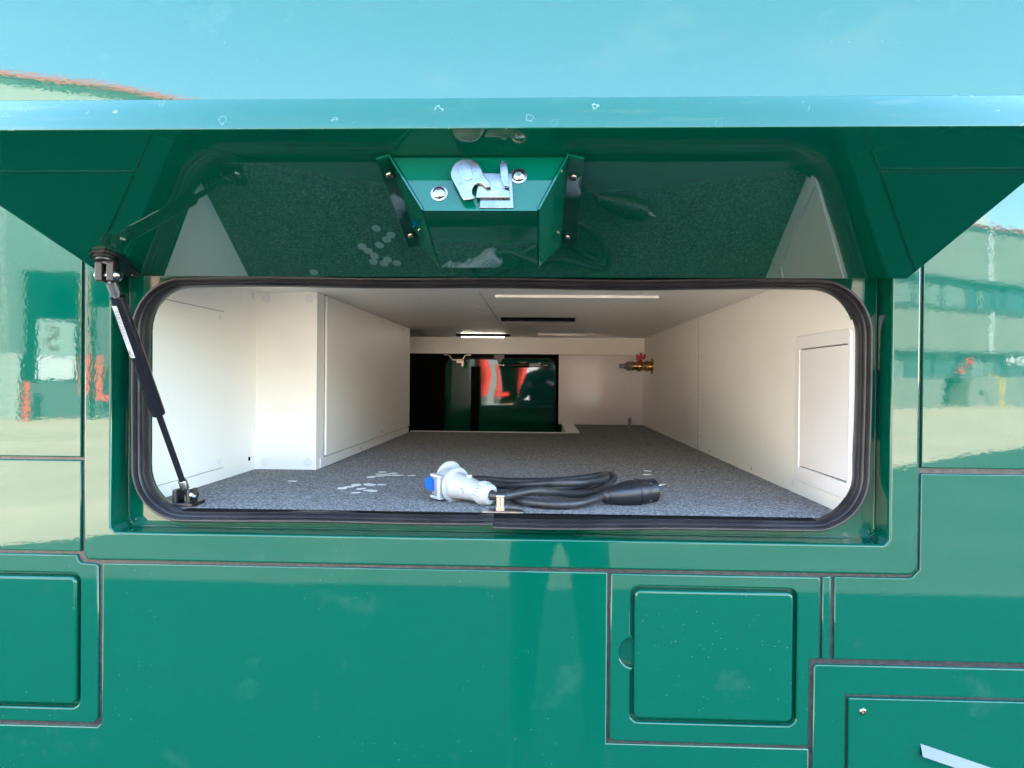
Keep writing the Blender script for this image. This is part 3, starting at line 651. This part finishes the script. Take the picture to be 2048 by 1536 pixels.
# the cable itself, coiled: points (x, y, height above the carpet)
path = [(-.080, .100, .0185), (-.069, .092, .0178), (-.052, .091, .0180), (-.030, .099, .0215), (-.005, .111, .0235), (.030, .138, .0180), (.060, .166, .0110), (.088, .194, .0100), (.116, .232, .0150), (.134, .262, .0230), (.138, .286, .0260), (.124, .300, .0260), (.090, .292, .0220), (.044, .278, .0180), (.000, .290, .0140), (-.050, .306, .0110), (-.100, .334, .0100), (-.128, .334, .0100), (-.132, .302, .0120), (-.106, .262, .0140), (-.064, .218, .0160), (-.024, .184, .0220), (.026, .166, .0285), (.074, .168, .0300), (.108, .200, .0300), (.121, .236, .0320), (.118, .268, .0270), (.098, .272, .0160), (.066, .252, .0085), (.030, .244, .0085), (-.014, .238, .0085), (-.040, .206, .0085), (-.046, .166, .0085), (-.040, .132, .0085), (-.020, .096, .0085), (.018, .076, .0085), (.057, .080, .0090), (.084, .098, .0125), (.104, .1185, .0160)]
part(MB().tube(smoothpath([(x, y, FZ + z + .0005) for x, y, z in path], 8), .0069, 12), 'cable', 'cable')

# white round cover caps scattered on the carpet
capm = bpy.data.meshes.new('cover_disc'); bm = bmesh.new()
bmesh.ops.create_cone(bm, cap_ends=True, segments=24, radius1=.0090, radius2=.0088, depth=.0007); bm.to_mesh(capm); bm.free(); capm.materials.append(M['cap'])
def disc(x, y, z, label, group, tilt=0):
    o = bpy.data.objects.new('cover_disc', capm); C.objects.link(o); o.location = (x, y, FZ + .0009 + z)
    o.rotation_euler = (random.uniform(-.05, .05) + tilt, random.uniform(-.08, .08), random.random() * 3); tag(o, label, 'cover cap', group)
lA = 'white round cover cap in the loose cluster nearer the locker opening'; gA = 'cover caps in the nearer cluster'
disc(-.358, .262, 0, 'leftmost white round cover cap of the nearer scattered cluster', None)
disc(-.320, .211, 0, 'white round cover cap lying nearest the seal, front of the cluster', None)
disc(-.296, .311, 0, 'white round cover cap apart at the right of the nearer cluster', None)
for x, y, z in ((-.348, .274, .0008), (-.338, .288, .0016), (-.344, .307, 0), (-.322, .258, .0), (-.322, .312, 0), (-.313, .300, .0008), (-.305, .242, 0), (-.294, .228, .0009)): disc(x, y, z, lA, gA)
lB = 'white round cover cap in the overlapping pile farther into the locker'; gB = 'cover caps in the farther pile'
for x, y, z in ((-.340, .414, 0), (-.325, .425, .0008), (-.310, .432, .0016), (-.330, .446, .0016), (-.318, .462, .0), (-.303, .457, .0024), (-.294, .440, .0008), (-.285, .434, .0016)): disc(x, y, z, lB, gB)
disc(-.334, .494, 0, 'white round cover cap at the back edge of the farther pile', None)
disc(-.262, .446, 0, 'white round cover cap just right of the farther pile', None)
disc(-.477, .341, 0, 'single white round cover cap lying alone near the left partition', None)
disc(.243, .573, 0, 'farther of two white cover caps behind the black plug', None)
disc(.233, .512, 0, 'nearer of two white cover caps behind the black plug', None)

# ------------------------------------------------------------------ the building across the yard (seen in the paint)
bl = empty('workshop_building', (-15, -21, 0))
tag(bl, 'long grey workshop building with red eaves, mirrored in the green paint', 'building')
M['wall_grey'] = mat('grey_render', (0.24, 0.25, 0.24), 0.9); k = NT(M['wall_grey']); k.l(k.ramp(k.noise(.4, 5), [(.3, (.155, .145, .125)), (.7, (.19, .18, .155))]), k.b.inputs['Base Color'])
M['wall_shade_tone'] = mat('white_cladding_shaded', (0.075, 0.085, 0.075), 0.6)  # white cladding darkened: the cast shadow on the upper wall is in its colour
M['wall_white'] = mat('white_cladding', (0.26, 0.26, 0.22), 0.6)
M['eave_red'] = mat('red_eaves', (0.42, 0.030, 0.028), 0.6)
M['red_post'] = mat('red_post', (0.55, 0.035, 0.025), 0.5)
M['red_post_shaded'] = mat('red_post_shaded', (0.20, 0.11, 0.08), 0.6)  # red post browned by the same cast shadow, put into the colour
M['dark'] = mat('dark_interior', (0.006, 0.006, 0.006), 0.9, spec=0.1)
M['pane'] = mat('window_glass', (0.03, 0.07, 0.09), 0.05, 0, 1.5)
M['curtain'] = mat('pale_blind', (0.14, 0.16, 0.15), 0.8)
M['frame_dark'] = mat('dark_window_frame', (0.05, 0.06, 0.06), 0.5)
M['digit'] = mat('brown_digit', (0.10, 0.04, 0.025), 0.6); M['board'] = mat('grey_board', (0.20, 0.24, 0.22), 0.6); M['board_white'] = mat('white_board', (0.42, 0.43, 0.42), 0.6)
M['leaf'] = mat('plant_green', (0.05, 0.16, 0.03), 0.8); M['yellow'] = mat('yellow_paint', (0.65, 0.40, 0.02), 0.5)
M['shutter'] = mat('grey_shutter', (0.06, 0.07, 0.07), 0.6)
bl.rotation_euler = (0, 0, math.atan2(-.4525, .8918))
# local coordinates: x along the front, y towards the vehicle, z up
MB().box(-40, -1.0, -14, 0, 2.08, 10.22).box(-1.0, 22, -14, 0, 4.65, 10.22).build('wall', 'wall_shade_tone', bl)  # upper wall carries the painted overhang shadow down to its lower edge
b = MB(); b.box(-40, -1.0, -14, 0, 0, 2.078)
for i in range(60): b.box(-12 + i * .18, -12 + i * .18 + .07, 0, .03, .02, 2.06)
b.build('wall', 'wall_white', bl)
b = MB()
for i in range(60): b.box(-12 + i * .18, -12 + i * .18 + .05, 0, .03, 2.1, 9.6)
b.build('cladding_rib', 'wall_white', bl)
b = MB(); b.box(22, 90, -14, 0, 3.04, 5.49).box(22, 90, -14, 0, 7.1, 10.22).box(22, 90, -14, -.35, 5.49, 7.1).box(22, 90, -14, -.35, 1.68, 3.04).box(22, 41.84, -14, 0, 0, 1.68).box(44.0, 90, -14, 0, 0, 1.68)
b.build('wall', 'wall_grey', bl)
rf = MB().box(-41, 91, -15, .22, 10.40, 10.54).build('roof', 'eave_red', bl)
MB().box(-41, 91, -15, .12, 10.23, 10.395).build('soffit_shade', 'frame_dark', rf)  # dark strip, the shade under the eaves put into its colour
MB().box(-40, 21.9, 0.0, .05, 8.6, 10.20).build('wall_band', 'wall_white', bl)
MB().box(44.2, 45.6, -.6, .1, 10.54, 11.15).build('chimney', 'board_white', rf)
MB().box(22, 90, -.02, .12, 7.06, 7.22).build('lintel', 'frame_dark', bl)
MB().box(22, 90, -.02, .12, 5.34, 5.50).build('sill', 'frame_dark', bl)
MB().box(22, 90, -.02, .12, 2.98, 3.12).build('lintel', 'frame_dark', bl)
for fl_, (z0, z1) in enumerate(((5.5, 7.06), (1.68, 2.98))):
    x = 36.0
    while x < 56:
        w = random.choice((.7, 1.0, 1.5, 2.2))
        win = MB().box(x, x + w - .18, -.345, -.30, z0, z1).build('window', 'pane' if random.random() < .65 else 'curtain', bl)
        MB().box(x + w - .18, x + w, -.345, -.22, z0, z1).build('window_frame', 'frame_dark', win)
        x += w
MB().box(41.84, 44.0, -1.4, -1.2, 0, 1.7).build('door', 'dark', bl)
MB().cyl((45.8, .12, 7.22), (45.8, .12, 10.2), .13, 10).cyl((45.75, .12, 3.12), (45.75, .12, 5.34), .13, 10).build('downpipe', 'board_white', bl)
MB().cyl((34.4, .12, 0), (34.4, .12, 10.2), .13, 10).build('downpipe', 'board_white', bl)
# workshop bays with red posts
MB().box(-1.0, 22, -6, -5.8, 0, 4.65).build('bay_back_wall', 'dark', bl)
for i, x in enumerate((-.98, .62, 2.55, 4.4, 6.3, 8.2, 10.1, 12.0, 13.9, 15.8, 17.7, 19.6, 21.6)):
    MB().box(x, x + (.10 if i == 0 else .24), -.30, .02, 2.05, 4.65).build('bay_post', 'red_post_shaded' if i else 'wall_shade_tone', bl)  # upper post lengths, coloured as lying in the painted shadow
    MB().box(x, x + (.10 if i == 0 else .24), -.30, .04, .75 if i else 0.0, 2.05).build('bay_post', 'red_post' if i else 'dark', bl)
    MB().box(x, x + .24, -.30, .02, .0, .75).build('bay_post', 'wall_shade_tone', bl) if i else None
    if i > 1: MB().box(x - 1.6, x - .9 + .35 * (i % 3), -.34, -.30, 0.0, 3.6 - .5 * (i % 2)).build('bay_shutter', ('board', 'board_white', 'shutter')[i % 3], bl)
for i, x in enumerate((1.06, 4.0, 5.2, 8.9, 11.2, 14.5)):
    MB().box(x, x + .16, .02, .14, .75, 2.0).box(x, x + .55, .02, .14, .62, .80).build('red_rail', 'red_post', bl)
MB().cyl((-.76, .25, 0), (-.76, .25, 1.25), .09, 12).build('red_bollard', 'red_post', bl)
sb = MB().box(-.58, .44, -.28, -.24, 2.02, 3.1).build('bay_sign', 'board', bl)
MB().box(-.58, .44, -.28, -.24, 1.30, 2.0).build('bay_sign', 'board_white', bl)
MB().box(-.9, .62, -.30, -.26, 0.02, 1.22).build('bay_shutter', 'shutter', bl)
tc = bpy.data.curves.new('five', 'FONT'); tc.body = '5'; tc.size = 1.05; tc.extrude = .01; tc.align_x = 'CENTER'
to = bpy.data.objects.new('t', tc); C.objects.link(to); bpy.context.view_layer.update()
me = bpy.data.meshes.new_from_object(to.evaluated_get(bpy.context.evaluated_depsgraph_get())); bpy.data.objects.remove(to)
me.transform(Matrix(((-1, 0, 0, -.20), (0, 0, 1, -.22), (0, 1, 0, 2.2), (0, 0, 0, 1))))
link('sign_number', me, 'digit', sb)
for x, z, m_ in ((43.3, 2.04, 'red'), (44.0, 2.53, 'red')): MB().ball((x, -.1, z), .22, 10).build('flowers', m_, bl)
for x in (48.0, 49.0): MB().ball((x, -.1, 2.6), .30, 10).build('round_sign', 'board_white', bl)  # two white round signs, unlit
yb = tag(MB().tube([A0 + DDv * 45.5 + NNv * 1.0 + Vector((0, 0, z)) for z in (0, .8, 1.4)] + [A0 + DDv * 45.3 + NNv * 1.0 + Vector((0, 0, 1.62)), A0 + DDv * 44.6 + NNv * 1.0 + Vector((0, 0, 1.70))], .07, 10).build('bent_post', 'yellow'), 'small yellow bent post before the workshop building, seen only mirrored', 'post')

# ------------------------------------------------------------------ the person taking the picture (seen only in the paint)
def person():
    me = bpy.data.meshes.new('person')
    J = dict(pel=(.08, -1.52, .95), sp=(.08, -1.54, 1.15), ch=(.08, -1.55, 1.36), nk=(.08, -1.53, 1.50), hd=(.08, -1.50, 1.60), tp=(.08, -1.50, 1.72))
    for s_, n in ((-1, 'l'), (1, 'r')):
        J['hp' + n] = (.08 + s_ * .095, -1.52, .90); J['kn' + n] = (.08 + s_ * .125, -1.50, .50); J['an' + n] = (.08 + s_ * .135, -1.54, .09); J['to' + n] = (.08 + s_ * .150, -1.38, .035)
        J['sh' + n] = (.08 + s_ * .19, -1.55, 1.42); J['el' + n] = (.08 + s_ * .24, -1.40, 1.22); J['wr' + n] = (.03 + s_ * .10, -1.17, 1.36); J['ha' + n] = (.01 + s_ * .065, -1.10, 1.385)
    names = list(J); ix = {n: i for i, n in enumerate(names)}
    E_ = [('pel', 'sp'), ('sp', 'ch'), ('ch', 'nk'), ('nk', 'hd'), ('hd', 'tp')]
    for n in 'lr': E_ += [('pel', 'hp' + n), ('hp' + n, 'kn' + n), ('kn' + n, 'an' + n), ('an' + n, 'to' + n), ('ch', 'sh' + n), ('sh' + n, 'el' + n), ('el' + n, 'wr' + n), ('wr' + n, 'ha' + n)]
    me.from_pydata([J[n] for n in names], [(ix[a_], ix[c_]) for a_, c_ in E_], [])
    o = bpy.data.objects.new('person', me); C.objects.link(o)
    o.modifiers.new('skin', 'SKIN'); sd_ = o.modifiers.new('sub', 'SUBSURF'); sd_.levels = 2; sd_.render_levels = 2
    rr = dict(pel=(.16, .12), sp=(.15, .11), ch=(.17, .12), nk=(.06, .06), hd=(.085, .10), tp=(.065, .08), hp=(.085, .09), kn=(.056, .062), an=(.046, .05), to=(.05, .035), sh=(.065, .065), el=(.045, .045), wr=(.032, .032), ha=(.035, .02))
    for n in names:
        v = me.skin_vertices[0].data[ix[n]]; v.radius = rr[n if n in rr else n[:-1]]; v.use_root = (n == 'pel')
    bpy.context.view_layer.update()
    m2 = bpy.data.meshes.new_from_object(o.evaluated_get(bpy.context.evaluated_depsgraph_get())); bpy.data.objects.remove(o)
    for p in m2.polygons: p.use_smooth = True
    m2.materials.clear()
    for c_ in (((.045, .048, .055), .8), ((.03, .035, .05), .85), ((.55, .33, .24), .5), ((.015, .015, .015), .6)): m2.materials.append(mat('clothes', *c_))
    for p in m2.polygons:
        c_ = p.center
        p.material_index = 3 if (c_.z > 1.66 or c_.z < .10) else 2 if (c_.z > 1.50 or c_.y > -1.16 and c_.z > 1.2) else 0 if c_.z < .92 else 1
    root = bpy.data.objects.new('person', m2); C.objects.link(root)
    tag(root, 'person in dark clothes holding up a phone, seen only mirrored in the paint', 'person'); return root
person()
tag(MB().box(-.075, .075, -1.082, -1.073, 1.365, 1.435, .004).build('phone', 'black'), 'dark phone held up in front of the person, out of view', 'phone')
